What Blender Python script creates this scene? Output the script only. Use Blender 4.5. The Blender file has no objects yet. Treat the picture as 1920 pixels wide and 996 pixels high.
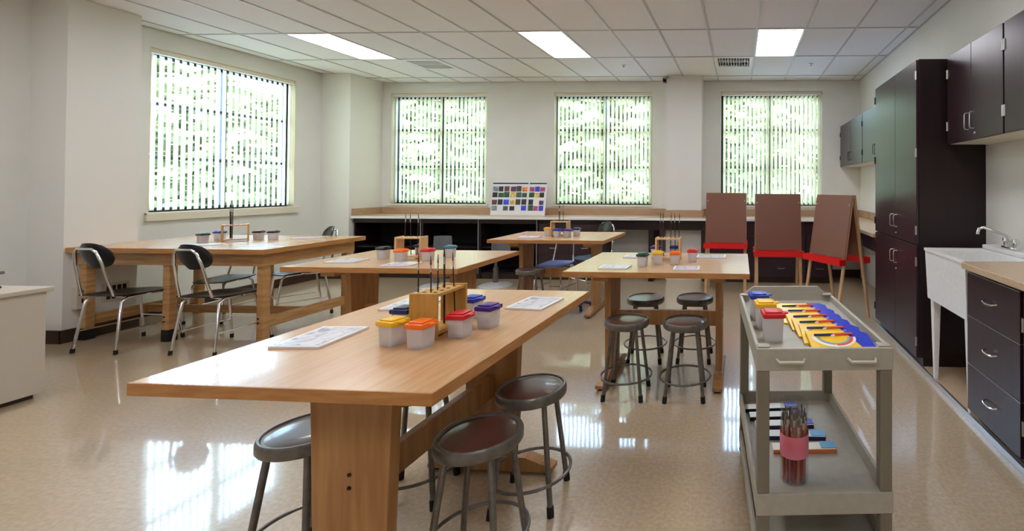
import bpy, bmesh, math, random
from mathutils import Matrix, Vector
S = bpy.context.scene
C = S.collection
random.seed(7)
PI = math.pi

# ---------------------------------------------------------------- camera
cam = bpy.data.cameras.new('camera'); camo = bpy.data.objects.new('camera', cam); C.objects.link(camo)
yaw, pitch, roll = -.0422, -.0122, .0041
_r = Vector((math.cos(yaw), -math.sin(yaw), 0))
_f = Vector((math.sin(yaw)*math.cos(pitch), math.cos(yaw)*math.cos(pitch), -math.sin(pitch)))
_u = _r.cross(_f)
R_ = _r*math.cos(roll) + _u*math.sin(roll); U_ = -_r*math.sin(roll) + _u*math.cos(roll)
camo.matrix_world = Matrix(((R_.x, U_.x, -_f.x, 0), (R_.y, U_.y, -_f.y, 0), (R_.z, U_.z, -_f.z, 1.35), (0, 0, 0, 1)))
cam.sensor_width = 36; cam.sensor_fit = 'HORIZONTAL'; cam.lens = 867.48*36/1920
cam.shift_x = -(1351.56-960)/1920; cam.shift_y = -(498-338.19)/1920
cam.clip_start = .05; cam.clip_end = 200
S.camera = camo

# ---------------------------------------------------------------- world and exposure
W = bpy.data.worlds.new('world'); S.world = W; W.use_nodes = True
bg = W.node_tree.nodes['Background']
bg.inputs[0].default_value = (.44, .64, 1.0, 1); bg.inputs[1].default_value = 25
sun = bpy.data.lights.new('sun', 'SUN'); suno = bpy.data.objects.new('sun', sun); C.objects.link(suno)
sun.energy = 13; sun.angle = .02; sun.color = (1, .95, .85); suno.rotation_euler = (math.radians(38), 0, math.radians(28))
S.view_settings.view_transform = 'Standard'; S.view_settings.look = 'None'
S.view_settings.exposure = 0.25; S.view_settings.gamma = 1
LAMP = 17
try:
    S.cycles.max_bounces = 10; S.cycles.diffuse_bounces = 6; S.cycles.glossy_bounces = 4
    S.cycles.transparent_max_bounces = 12; S.cycles.sample_clamp_indirect = 6
except Exception: pass

# ---------------------------------------------------------------- materials
def srgb(r, g, b):
    f = lambda c: ((c/255+.055)/1.055)**2.4 if c > 10 else c/255/12.92
    return (f(r), f(g), f(b), 1)
def mat(name, col, rough=.5, metal=0, col2=None, scale=8, stretch=(1, 1, 1), bump=0, bscale=None, coat=0, trans=0, emit=0, spec=.5, detail=4, contrast=(.35, .65)):
    m = bpy.data.materials.new(name); m.use_nodes = True
    nt = m.node_tree; b = nt.nodes['Principled BSDF']
    b.inputs['Base Color'].default_value = col; b.inputs['Roughness'].default_value = rough
    b.inputs['Metallic'].default_value = metal; b.inputs['Specular IOR Level'].default_value = spec
    b.inputs['Coat Weight'].default_value = coat; b.inputs['Coat Roughness'].default_value = .06
    b.inputs['Transmission Weight'].default_value = trans
    if emit: b.inputs['Emission Color'].default_value = col; b.inputs['Emission Strength'].default_value = emit
    tc = nt.nodes.new('ShaderNodeTexCoord'); mp = nt.nodes.new('ShaderNodeMapping')
    mp.inputs['Scale'].default_value = stretch; nt.links.new(tc.outputs['Object'], mp.inputs[0])
    n = nt.nodes.new('ShaderNodeTexNoise'); n.inputs['Scale'].default_value = scale; n.inputs['Detail'].default_value = detail
    nt.links.new(mp.outputs[0], n.inputs[0])
    if col2:
        r = nt.nodes.new('ShaderNodeValToRGB'); r.color_ramp.elements[0].color = col; r.color_ramp.elements[1].color = col2
        r.color_ramp.elements[0].position, r.color_ramp.elements[1].position = contrast
        nt.links.new(n.outputs[0], r.inputs[0]); nt.links.new(r.outputs[0], b.inputs['Base Color'])
    if bump:
        n2 = nt.nodes.new('ShaderNodeTexNoise'); n2.inputs['Scale'].default_value = bscale or scale
        nt.links.new(mp.outputs[0], n2.inputs[0])
        bp = nt.nodes.new('ShaderNodeBump'); bp.inputs['Strength'].default_value = bump; bp.inputs['Distance'].default_value = .01
        nt.links.new(n2.outputs[0], bp.inputs['Height']); nt.links.new(bp.outputs[0], b.inputs['Normal'])
    return m
M = {}
M['wall'] = mat('wall_paint', srgb(220, 220, 214), .75, col2=srgb(224, 224, 219), scale=3, bump=.06, bscale=220)
M['wall2'] = mat('wall_paint_white', srgb(221, 220, 215), .7, bump=.05, bscale=220)
M['tile'] = mat('ceiling_tile_board', srgb(236, 235, 237), .9, col2=srgb(228, 227, 229), scale=160, bump=.25, bscale=260)
M['tee'] = mat('ceiling_grid_metal', srgb(186, 184, 184), .45)
M['frame'] = mat('bronze_window_frame', srgb(34, 32, 30), .45)
M['cream'] = mat('cream_reveal', srgb(222, 216, 196), .6)
M['base'] = mat('brown_rubber_base', srgb(62, 44, 34), .45)
M['maple'] = mat('maple_edge', srgb(190, 148, 98), .42, col2=srgb(166, 120, 72), scale=5, stretch=(1, 1, 9), bump=.03, bscale=40)
M['mapleleg'] = mat('maple_panel', srgb(178, 132, 82), .4, col2=srgb(154, 106, 60), scale=4, stretch=(7, 7, .7), bump=.03, bscale=40)
M['top'] = mat('maple_top', srgb(206, 164, 120), .26, col2=srgb(196, 150, 102), scale=5, stretch=(1, 10, 1), coat=.35, detail=8)
M['edge'] = mat('maple_edge_band', srgb(186, 132, 76), .4, col2=srgb(168, 112, 58), scale=5, stretch=(2, 2, 14))
M['topy'] = mat('maple_top_lengthwise', srgb(208, 172, 132), .26, col2=srgb(198, 158, 114), scale=5, stretch=(10, 1, 1), coat=.35, detail=8)
M['darkwood'] = mat('espresso_laminate', srgb(34, 19, 21), .4, col2=srgb(27, 14, 16), scale=5, stretch=(6, 6, .5), spec=.4)
M['darkface'] = mat('espresso_door', srgb(50, 29, 38), .3, col2=srgb(42, 23, 31), scale=5, stretch=(6, 6, .5), spec=.5)
M['black'] = mat('black_plastic', srgb(18, 18, 20), .32)
M['blackrub'] = mat('black_rubber', srgb(16, 15, 15), .7)
M['chrome'] = mat('chrome', (.8, .8, .82, 1), .14, 1)
M['pale_metal'] = mat('pale_polished_metal', (.86, .88, .92, 1), .35, .6)
M['nickel'] = mat('brushed_nickel', (.6, .59, .58, 1), .3, 1)
M['stoolmetal'] = mat('grey_stool_metal', srgb(124, 120, 114), .34, .6, col2=srgb(108, 104, 99), scale=30)
M['stoolpad'] = mat('brown_hardboard_seat', srgb(92, 58, 50), .3, col2=srgb(80, 48, 42), scale=6, coat=.3, bump=.02, bscale=60)
M['laminate'] = mat('tan_laminate', srgb(196, 170, 140), .3, col2=srgb(182, 155, 125), scale=60, coat=.1)
M['splash'] = mat('tan_backsplash', srgb(178, 146, 116), .45, col2=srgb(164, 132, 104), scale=12, stretch=(.6, .6, 6))
M['sink'] = mat('white_sink', srgb(232, 232, 232), .3, col2=srgb(226, 226, 224), scale=40)
M['desk'] = mat('grey_white_desk', srgb(196, 186, 172), .45, bump=.03, bscale=120)
M['cart'] = mat('grey_beige_plastic', srgb(172, 167, 154), .42, col2=srgb(165, 160, 147), scale=30, bump=.06, bscale=180)
M['cartleg'] = mat('olive_grey_plastic', srgb(122, 114, 98), .5, bump=.06, bscale=180)
M['easel'] = mat('brown_hardboard', srgb(122, 76, 58), .38, col2=srgb(118, 73, 55), scale=3, spec=.5)
M['red'] = mat('red_tray', srgb(222, 20, 20), .35)
M['paleleg'] = mat('pale_wood', srgb(206, 168, 128), .5, col2=srgb(188, 148, 106), scale=6, stretch=(6, 6, .8))
M['rack'] = mat('rack_wood', srgb(200, 150, 72), .45, col2=srgb(182, 132, 58), scale=8, stretch=(6, 6, 1))
M['rackpale'] = mat('rack_wood_pale', srgb(222, 182, 132), .45, col2=srgb(208, 164, 112), scale=8, stretch=(6, 6, 1))
M['brush'] = mat('dark_red_handle', srgb(58, 20, 18), .35)
M['brush2'] = mat('black_handle', srgb(24, 20, 22), .35)
M['bristle'] = mat('bristle', srgb(60, 44, 34), .8)
M['ferrule'] = mat('ferrule', (.75, .74, .72, 1), .25, 1)
M['paper'] = mat('white_paper', srgb(226, 226, 228), .4)
M['grey'] = mat('grey_upholstery', srgb(104, 104, 108), .6, bump=.05, bscale=300)
M['blueseat'] = mat('blue_plastic', srgb(30, 36, 110), .35)
M['white'] = mat('white_enamel', srgb(232, 232, 230), .35)
M['edge_glint'] = mat('edge_highlight', (.66, .68, .72, 1), .3, 1)
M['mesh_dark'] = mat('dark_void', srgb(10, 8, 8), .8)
M['navy'] = mat('navy_print', srgb(18, 20, 70), .5)
M['bounce'] = mat('bounce_ground_blue', srgb(190, 202, 222), .9, col2=srgb(180, 192, 212), scale=4)  # pale blue chosen for its bounce onto the ceiling
M['leaf'] = mat('leaf_green', srgb(128, 130, 78), .7, col2=srgb(120, 124, 70), scale=2)
M['bark'] = mat('bark', srgb(84, 70, 56), .9, col2=srgb(64, 52, 42), scale=8)
M['lidred'] = mat('red_lid', srgb(206, 26, 34), .35); M['lidyellow'] = mat('yellow_lid', srgb(240, 186, 24), .35)
M['lidorange'] = mat('orange_lid', srgb(246, 112, 18), .35); M['lidpurple'] = mat('purple_lid', srgb(66, 24, 128), .35)
M['lidnavy'] = mat('navy_lid', srgb(20, 26, 78), .35); M['lidblue'] = mat('blue_lid', srgb(24, 50, 168), .35)
M['lidgreen'] = mat('dark_green_lid', srgb(16, 62, 44), .35); M['lidteal'] = mat('teal_lid', srgb(30, 120, 140), .35)
M['lidblack'] = mat('black_lid', srgb(22, 26, 28), .35); M['lidmaroon'] = mat('maroon_lid', srgb(58, 18, 34), .35)
M['packyellow'] = mat('yellow_card', srgb(242, 196, 30), .3); M['packblue'] = mat('blue_card', srgb(28, 48, 190), .3)
M['packred'] = mat('red_card', srgb(222, 84, 62), .3); M['packcyan'] = mat('light_blue_card', srgb(96, 168, 214), .3)
M['packwhite'] = mat('white_card', srgb(236, 234, 222), .3); M['packgreen'] = mat('green_card', srgb(150, 170, 60), .3)
M['pink'] = mat('pink_label', srgb(214, 74, 104), .35, col2=srgb(240, 190, 200), scale=1.2, contrast=(.42, .58))
M['orangeh'] = mat('orange_handle', srgb(214, 120, 62), .35); M['redh'] = mat('red_handle', srgb(176, 40, 42), .35)
def nodes_mat(name):
    m = bpy.data.materials.new(name); m.use_nodes = True; nt = m.node_tree
    for n in list(nt.nodes): nt.nodes.remove(n)
    return m, nt, nt.nodes.new('ShaderNodeOutputMaterial')
def floor_mat():
    m = bpy.data.materials.new('polished_composition_floor'); m.use_nodes = True; nt = m.node_tree; b = nt.nodes['Principled BSDF']
    tc = nt.nodes.new('ShaderNodeTexCoord')
    n = nt.nodes.new('ShaderNodeTexNoise'); n.inputs['Scale'].default_value = 55; n.inputs['Detail'].default_value = 6
    n1 = nt.nodes.new('ShaderNodeTexNoise'); n1.inputs['Scale'].default_value = .9
    br = nt.nodes.new('ShaderNodeTexBrick'); br.offset = 0; br.inputs['Scale'].default_value = 1
    br.inputs['Brick Width'].default_value = .305; br.inputs['Row Height'].default_value = .305; br.inputs['Mortar Size'].default_value = .0012
    br.inputs['Color1'].default_value = (1, 1, 1, 1); br.inputs['Color2'].default_value = (.965, .965, .965, 1); br.inputs['Mortar'].default_value = (.88, .88, .88, 1)
    for t in (n, n1, br): nt.links.new(tc.outputs['Object'], t.inputs[0])
    r = nt.nodes.new('ShaderNodeValToRGB'); r.color_ramp.elements[0].color = srgb(174, 153, 125); r.color_ramp.elements[1].color = srgb(189, 168, 140)
    r.color_ramp.elements[0].position = .35; r.color_ramp.elements[1].position = .65
    nt.links.new(n.outputs[0], r.inputs[0])
    mx = nt.nodes.new('ShaderNodeMixRGB'); mx.blend_type = 'MULTIPLY'; mx.inputs[0].default_value = 1
    nt.links.new(r.outputs[0], mx.inputs[1]); nt.links.new(br.outputs[0], mx.inputs[2]); nt.links.new(mx.outputs[0], b.inputs['Base Color'])
    b.inputs['Roughness'].default_value = .34
    b.inputs['Coat Weight'].default_value = .9; b.inputs['Coat Roughness'].default_value = .055; b.inputs['Coat IOR'].default_value = 1.55
    bp = nt.nodes.new('ShaderNodeBump'); bp.inputs['Strength'].default_value = .12; bp.inputs['Distance'].default_value = .003
    n2 = nt.nodes.new('ShaderNodeTexNoise'); n2.inputs['Scale'].default_value = 6; n2.inputs['Detail'].default_value = 2
    nt.links.new(tc.outputs['Object'], n2.inputs[0])
    nt.links.new(n2.outputs[0], bp.inputs['Height']); nt.links.new(bp.outputs[0], b.inputs['Coat Normal'])
    return m
M['floor'] = floor_mat()
def slat_mat():
    m, nt, o = nodes_mat('fabric_blind_slat')
    d = nt.nodes.new('ShaderNodeBsdfDiffuse'); t = nt.nodes.new('ShaderNodeBsdfTranslucent'); x = nt.nodes.new('ShaderNodeMixShader')
    d.inputs[0].default_value = srgb(230, 224, 200); t.inputs[0].default_value = srgb(248, 234, 190); x.inputs[0].default_value = .5
    nt.links.new(d.outputs[0], x.inputs[1]); nt.links.new(t.outputs[0], x.inputs[2]); nt.links.new(x.outputs[0], o.inputs[0])
    return m
M['slat'] = slat_mat()
def glass_mat(name, tint, fac):
    m, nt, o = nodes_mat(name)
    t = nt.nodes.new('ShaderNodeBsdfTransparent'); g = nt.nodes.new('ShaderNodeBsdfGlossy'); x = nt.nodes.new('ShaderNodeMixShader')
    t.inputs[0].default_value = tint; g.inputs['Roughness'].default_value = .03
    if fac < .15: x.inputs[0].default_value = fac
    else:
        lw = nt.nodes.new('ShaderNodeLayerWeight'); lw.inputs[0].default_value = fac
        nt.links.new(lw.outputs['Fresnel'], x.inputs[0])
    nt.links.new(t.outputs[0], x.inputs[1]); nt.links.new(g.outputs[0], x.inputs[2]); nt.links.new(x.outputs[0], o.inputs[0])
    return m
M['glass'] = glass_mat('window_glass', (.93, .97, .95, 1), .2)
M['clear'] = glass_mat('clear_plastic', (.95, .97, 1.0, 1), .10)
def pot_mat():
    m, nt, o = nodes_mat('frosted_plastic')
    t = nt.nodes.new('ShaderNodeBsdfTranslucent'); p = nt.nodes.new('ShaderNodeBsdfPrincipled'); x = nt.nodes.new('ShaderNodeMixShader')
    tr = nt.nodes.new('ShaderNodeBsdfTransparent'); x2 = nt.nodes.new('ShaderNodeMixShader')
    t.inputs[0].default_value = (.9, .88, .9, 1); p.inputs['Base Color'].default_value = (.93, .91, .89, 1); p.inputs['Roughness'].default_value = .3
    tr.inputs[0].default_value = (.9, .9, .92, 1); x.inputs[0].default_value = .4; x2.inputs[0].default_value = .42
    nt.links.new(p.outputs[0], x.inputs[1]); nt.links.new(t.outputs[0], x.inputs[2])
    nt.links.new(x.outputs[0], x2.inputs[1]); nt.links.new(tr.outputs[0], x2.inputs[2]); nt.links.new(x2.outputs[0], o.inputs[0])
    return m
M['pot'] = pot_mat()
def lamp_mat():
    m, nt, o = nodes_mat('lit_diffuser')
    e = nt.nodes.new('ShaderNodeEmission'); tc = nt.nodes.new('ShaderNodeTexCoord'); w = nt.nodes.new('ShaderNodeTexWave')
    w.bands_direction = 'Y'; w.inputs['Scale'].default_value = 3.2; w.inputs['Distortion'].default_value = .6
    r = nt.nodes.new('ShaderNodeValToRGB'); r.color_ramp.elements[0].color = (.72, .72, .76, 1); r.color_ramp.elements[1].color = (.96, .96, 1, 1)
    nt.links.new(tc.outputs['Object'], w.inputs[0]); nt.links.new(w.outputs[0], r.inputs[0]); nt.links.new(r.outputs[0], e.inputs[0])
    e.inputs[1].default_value = LAMP; nt.links.new(e.outputs[0], o.inputs[0]); return m
M['lamp'] = lamp_mat()
def print_mat():
    m = bpy.data.materials.new('sketch_print'); m.use_nodes = True; nt = m.node_tree; b = nt.nodes['Principled BSDF']; b.inputs['Roughness'].default_value = .25
    tc = nt.nodes.new('ShaderNodeTexCoord')
    n = nt.nodes.new('ShaderNodeTexNoise'); n.inputs['Scale'].default_value = 14; n.inputs['Detail'].default_value = 3; n.inputs['Distortion'].default_value = 2
    r = nt.nodes.new('ShaderNodeValToRGB'); e = r.color_ramp.elements
    e[0].position = .36; e[0].color = srgb(150, 160, 178); e[1].position = .52; e[1].color = srgb(218, 218, 224)
    nt.links.new(tc.outputs['Object'], n.inputs[0]); nt.links.new(n.outputs[0], r.inputs[0]); nt.links.new(r.outputs[0], b.inputs['Base Color']); return m
M['print'] = print_mat()

# ---------------------------------------------------------------- mesh helpers
class MB:
    def __init__(s): s.bm = bmesh.new()
    def _xf(s, vs, mx):
        if mx is not None: bmesh.ops.transform(s.bm, matrix=mx, verts=vs)
    def box(s, x0, x1, y0, y1, z0, z1, bev=0, mx=None, tx=1, ty=1):
        # tx, ty: size of the bottom relative to the top (taper)
        cx, cy = (x0+x1)/2, (y0+y1)/2; hx, hy = (x1-x0)/2, (y1-y0)/2
        v = []
        for z, a, b in ((z0, tx, ty), (z1, 1, 1)):
            for sx, sy in ((-1, -1), (1, -1), (1, 1), (-1, 1)): v.append(s.bm.verts.new((cx+sx*hx*a, cy+sy*hy*b, z)))
        fs = [s.bm.faces.new([v[i] for i in q]) for q in ((3, 2, 1, 0), (4, 5, 6, 7), (0, 1, 5, 4), (1, 2, 6, 5), (2, 3, 7, 6), (3, 0, 4, 7))]
        if bev:
            es = list({e for f in fs for e in f.edges})
            r = bmesh.ops.bevel(s.bm, geom=es, offset=bev, segments=2, affect='EDGES', profile=.5)
            v = list({q for f in r['faces'] for q in f.verts})
        s._xf(v, mx); return s
    def prism(s, poly, axis, a, b, mx=None):
        # poly: points in the two other axes (ccw), extruded along axis from a to b
        def P(p, t):
            return {'x': (t, p[0], p[1]), 'y': (p[0], t, p[1]), 'z': (p[0], p[1], t)}[axis]
        A = [s.bm.verts.new(P(p, a)) for p in poly]; B = [s.bm.verts.new(P(p, b)) for p in poly]
        n = len(poly); s.bm.faces.new(A[::-1]); s.bm.faces.new(B)
        for i in range(n): s.bm.faces.new((A[i], A[(i+1) % n], B[(i+1) % n], B[i]))
        s._xf(A+B, mx); return s
    def tube(s, pts, r, n=10, closed=False, r2=None, mx=None):
        pts = [Vector(p) for p in pts]; N = len(pts); rings = []; prev = None; allv = []
        for i, p in enumerate(pts):
            if closed: d = pts[(i+1) % N]-pts[i-1]
            else: d = pts[min(i+1, N-1)]-pts[max(i-1, 0)]
            d.normalize()
            a = prev if prev is not None else (Vector((0, 0, 1)) if abs(d.z) < .9 else Vector((1, 0, 0)))
            a = (a-d*a.dot(d)).normalized(); b = d.cross(a); prev = a
            rr = r if r2 is None else r+(r2-r)*i/(N-1)
            ring = [s.bm.verts.new(p+a*math.cos(2*PI*k/n)*rr+b*math.sin(2*PI*k/n)*rr) for k in range(n)]
            rings.append(ring); allv += ring
        for i in range(N if closed else N-1):
            A, B = rings[i], rings[(i+1) % N]
            for k in range(n): s.bm.faces.new((A[k], A[(k+1) % n], B[(k+1) % n], B[k]))
        if not closed: s.bm.faces.new(rings[0][::-1]); s.bm.faces.new(rings[-1])
        s._xf(allv, mx); return s
    def lathe(s, prof, n=28, c=(0, 0, 0), mx=None):
        rings = []; allv = []
        for r, z in prof:
            if r < 1e-6: q = [s.bm.verts.new((c[0], c[1], c[2]+z))]
            else: q = [s.bm.verts.new((c[0]+r*math.cos(2*PI*k/n), c[1]+r*math.sin(2*PI*k/n), c[2]+z)) for k in range(n)]
            rings.append(q); allv += q
        for A, B in zip(rings, rings[1:]):
            if len(A) == 1 and len(B) == 1: continue
            for k in range(n):
                if len(A) == 1: s.bm.faces.new((A[0], B[k], B[(k+1) % n]))
                elif len(B) == 1: s.bm.faces.new((A[k], A[(k+1) % n], B[0]))
                else: s.bm.faces.new((A[k], A[(k+1) % n], B[(k+1) % n], B[k]))
        s._xf(allv, mx); return s
    def grid(s, fn, nu, nv, th=0):
        # fn(u,v)->point ; solid sheet when th
        V = [[s.bm.verts.new(fn(i/nu, j/nv)) for j in range(nv+1)] for i in range(nu+1)]
        F = [s.bm.faces.new((V[i][j], V[i+1][j], V[i+1][j+1], V[i][j+1])) for i in range(nu) for j in range(nv)]
        if th:
            bmesh.ops.recalc_face_normals(s.bm, faces=F)
            bmesh.ops.solidify(s.bm, geom=F, thickness=th)
        return s
    def build(s, name, m, parent=None, smooth=False, loc=None):
        bmesh.ops.recalc_face_normals(s.bm, faces=s.bm.faces)
        me = bpy.data.meshes.new(name); s.bm.to_mesh(me); s.bm.free()
        me.materials.append(M[m] if isinstance(m, str) else m)
        if smooth:
            for p in me.polygons: p.use_smooth = True
            try: me.set_sharp_from_angle(angle=math.radians(38))
            except Exception: pass
        o = bpy.data.objects.new(name, me); C.objects.link(o)
        if parent: o.parent = parent
        if loc: o.location = loc
        return o
def tag(o, label=None, cat=None, group=None, kind=None):
    if label: o['label'] = label
    if cat: o['category'] = cat
    if group: o['group'] = group
    if kind: o['kind'] = kind
    return o
def empty(name, loc=(0, 0, 0), rz=0, label=None, cat=None, group=None):
    o = bpy.data.objects.new(name, None); C.objects.link(o); o.location = loc; o.rotation_euler = (0, 0, rz); o.empty_display_size = .1
    return tag(o, label, cat, group)
def dup(r, loc=None, rz=None, label=None, group=None):
    c = r.copy(); C.objects.link(c)
    if loc is not None: c.location = loc
    if rz is not None: c.rotation_euler = (0, 0, rz)
    if label: c['label'] = label
    if group: c['group'] = group
    for ch in list(r.children):
        d = dup(ch); d.parent = c
    return c
def share(o, name, parent, loc, rot=None):
    c = bpy.data.objects.new(name, o.data); C.objects.link(c); c.parent = parent; c.location = loc
    if rot: c.rotation_euler = rot
    return c
def struct(o): o['kind'] = 'structure'; return o
def Rz(a, x=0, y=0, z=0): return Matrix.Translation((x, y, z)) @ Matrix.Rotation(a, 4, 'Z')

# ---------------------------------------------------------------- room shell
XL, XR, YB, YF, H = -6.03, 1.79, 7.0, -3.2, 2.945
struct(MB().box(XL-.4, XR+.2, YF-.2, YB+.3, -.1, 0).build('floor', 'floor'))
def wall_with_holes(name, axis, pos, th, a0, a1, holes, m='wall'):
    b = MB()
    def bx(p0, p1, z0, z1):
        if p1-p0 < 1e-4 or z1-z0 < 1e-4: return
        if axis == 'y': b.box(p0, p1, min(pos, pos+th), max(pos, pos+th), z0, z1)
        else: b.box(min(pos, pos+th), max(pos, pos+th), p0, p1, z0, z1)
    x = a0
    for h in sorted(holes):
        bx(x, h[0], 0, H+.1); bx(h[0], h[1], 0, h[2]); bx(h[0], h[1], h[3], H+.1); x = h[1]
    bx(x, a1, 0, H+.1)
    return struct(b.build(name, m))
WIN = [(-5.47, -3.92), (-2.88, -1.34), (-.31, 1.235)]; WZ0, WZ1 = 1.055, 2.79
wb = wall_with_holes('wall_back', 'y', YB, .25, XL-.25, XR+.2, [(a, b, WZ0, WZ1) for a, b in WIN])
LW = (4.46, 6.02)
wl = wall_with_holes('wall_left', 'x', XL, -.25, YF-.2, YB, [(LW[0], LW[1], WZ0, 2.76)])
wr = struct(MB().box(XR, XR+.2, YF-.2, YB, 0, H+.1).build('wall_right', 'wall'))
struct(MB().box(XL, XR, YF-.2, YF, 0, H+.1).build('wall_front', 'wall'))
struct(MB().box(XL, -5.70, 3.67, 4.15, 0, H).build('trim_1', 'wall2'))        # pilaster beside the workbench
struct(MB().box(XL, -5.60, 6.40, YB, 0, H).build('trim_2', 'wall2'))          # pilaster in the far left corner
struct(MB().box(-1.07, -.56, 6.64, YB, 0, H).build('trim_3', 'wall2'))        # pilaster between the back windows
# wall fittings on the pilaster below the bench
p = empty('wall_vent', (-5.70, 4.0, .28), 0, 'small louvred wall grille low on the pilaster under the workbench', 'vent')
MB().box(.001, .012, -.09, .09, 0, .17, .003).build('frame', 'desk', p)
sl = MB().box(.006, .016, -.012, .012, .025, .145).build('louvre', 'mesh_dark', p, loc=(0, -.054, 0))
for k in range(1, 4): share(sl, 'louvre', p, (0, -.054+k*.036, 0))
p = empty('outlet_box', (-5.70, 3.78, .27), 0, 'grey double outlet box on the pilaster behind the first chair', 'outlet')
MB().box(.001, .05, -.06, .06, 0, .19, .006).build('housing', 'desk', p)
for z in (.05, .12): MB().box(.05, .056, -.03, .03, z, z+.04, .002).build('socket', 'mesh_dark', p)
# baseboards
struct(MB().box(XL, XL+.012, YF, 3.67, 0, .11).box(XL, XL+.012, 4.15, 6.4, 0, .11).build('baseboard_left', 'base'))
struct(MB().box(XL, -5.69, 3.655, 3.67, 0, .11).box(-5.70, -5.688, 3.655, 4.165, 0, .11).box(XL, -5.70, 4.15, 4.165, 0, .11).box(XL, -5.6, 6.388, 6.4, 0, .11).build('baseboard_pilaster', 'base'))
struct(MB().box(-5.6, XR, YB-.012, YB, 0, .11).build('baseboard_back', 'base'))

# ceiling: slab, tee grid and one object per tile
ceil = struct(MB().box(XL-.2, XR+.2, YF-.2, YB+.2, H+.12, H+.2).build('ceiling', 'tile'))
GX0, GY0 = .16, 5.68
xs = [GX0+.5*k for k in range(-13, 4)]; ys = [GY0+1.0*k for k in range(-9, 2)]
xs = [x for x in xs if XL < x < XR]; ys = [y for y in ys if YF < y < YB]
for x in xs: MB().box(x-.009, x+.009, YF, YB, H-.006, H+.02).build('grid_bar', 'tee', ceil)
for y in ys: MB().box(XL, XR, y-.009, y+.009, H-.0055, H+.02).build('grid_bar', 'tee', ceil)
LIGHTS = {(-2, 4), (-7, 4), (-12+1, 4)}
lamp_cells = []
full = None
X = [XL]+xs+[XR]; Y = [YF]+ys+[YB]
lampset = set()
for ly in (4.68, 1.68, -1.32):  # second and third rows are out of view, added to light the room
    for lx in (.16, -2.34, -4.84): lampset.add((round(lx, 2), round(ly, 2)))
ventset = {(-.34, 5.68), (-4.34, 5.68)}
for i in range(len(X)-1):
    for j in range(len(Y)-1):
        x0, x1, y0, y1 = X[i], X[i+1], Y[j], Y[j+1]
        key = (round(x0, 2), round(y0, 2))
        if key in lampset: continue
        if key in ventset: y0 += .5
        if x1-x0 < .03 or y1-y0 < .03: continue
        dz = random.uniform(0, .003)
        if abs(x1-x0-.5) < 1e-3 and abs(y1-y0-1) < 1e-3:
            if full is None:
                full = MB().box(-.243, .243, -.493, .493, 0, .015).build('ceiling_tile', 'tile', ceil, loc=((x0+x1)/2, (y0+y1)/2, H+dz))
            else: share(full, 'ceiling_tile', ceil, ((x0+x1)/2, (y0+y1)/2, H+dz))
        else:
            MB().box(x0+.004, x1-.004, y0+.004, y1-.004, H+dz, H+.015).build('ceiling_tile', 'tile', ceil)
struct(MB().box(XL, XL+.02, YF, YB, H-.004, H+.01).box(XR-.02, XR, YF, YB, H-.004, H+.01).box(XL, XR, YB-.02, YB, H-.004, H+.01).build('trim_4', 'tee'))
# ceiling lights
def light_label(lx, ly):
    if ly > 4: return {.16: 'lit ceiling light panel nearest the dark wall cabinets', -2.34: 'middle lit ceiling light panel of the row before the back windows', -4.84: 'lit ceiling light panel nearest the left window'}[lx]
    side = {.16: 'right', -2.34: 'middle', -4.84: 'left'}[lx]
    return '%s unseen added ceiling light panel %s' % (side, 'above the nearest table row' if ly > 0 else 'behind the viewpoint')
L0 = empty('ceiling_light', (.41, 5.18, H), 0, light_label(.16, 4.68), 'ceiling light', 'recessed ceiling light panels')
MB().box(-.246, .246, -.496, -.476, -.004, .05).box(-.246, .246, .476, .496, -.004, .05).box(-.246, -.226, -.476, .476, -.004, .05).box(.226, .246, -.476, .476, -.004, .05).build('frame', 'white', L0)
MB().box(-.226, .226, -.476, .476, .012, .022).build('diffuser', 'lamp', L0)
MB().box(-.246, .246, -.496, .496, .05, .1).build('housing', 'white', L0)
for lx, ly in sorted(lampset):
    if (lx, ly) != (.16, 4.68): dup(L0, (lx+.25, ly+.5, H), 0, light_label(lx, ly))
def vent(x, y, label):
    v = empty('air_vent', (x, y, H), 0, label, 'vent', 'square ceiling air vents')
    MB().box(-.243, .243, -.243, -.2, -.008, .01).box(-.243, .243, .2, .243, -.008, .01).box(-.243, -.2, -.2, .2, -.008, .01).box(.2, .243, -.2, .2, -.008, .01).build('frame', 'white', v)
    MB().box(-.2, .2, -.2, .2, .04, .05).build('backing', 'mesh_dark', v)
    for k in range(11): MB().box(-.178+k*.0356-.003, -.178+k*.0356+.003, -.2, .2, -.004, .03).build('louvre', 'white', v)
    MB().box(-.2, .2, -.01, .01, -.002, .03).build('louvre', 'white', v)
    MB().box(-.243, .243, .243, .258, -.005, .01).build('grid_rail', 'tee', v)
vent(-.09, 5.93, 'square white air vent in the ceiling left of the right light panel')
vent(-4.09, 5.93, 'square white air vent in the ceiling beside the left light panel')
for i, (x, y, lab) in enumerate([(-1.55, 6.05, 'small sprinkler head in the ceiling above the middle back window'), (.91, 6.05, 'small sprinkler head in the ceiling above the right back window')]):
    o = MB().lathe([(0, .0), (.03, 0), (.032, -.006), (.01, -.01), (.01, -.025), (.018, -.03), (0, -.032)], 14).build('sprinkler_head', 'nickel', loc=(x, y, H), smooth=True); tag(o, lab, 'sprinkler')
p = empty('motion_sensor', (-1.10, 6.62, 2.84), 0, 'small grey motion sensor at the top of the back pilaster', 'sensor')
MB().box(-.03, .03, 0, .06, 0, .075, .008).build('body', 'grey', p)
MB().lathe([(0, 0), (.02, 0), (.018, -.012), (0, -.018)], 14, mx=Matrix.Translation((0, 0, .03)) @ Matrix.Rotation(-PI/2, 4, 'X') @ Matrix.Rotation(PI, 4, 'Y')).build('lens', 'black', p)
MB().box(-.0, .06, .02, .05, .07, .09).build('bracket', 'nickel', p)

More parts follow.
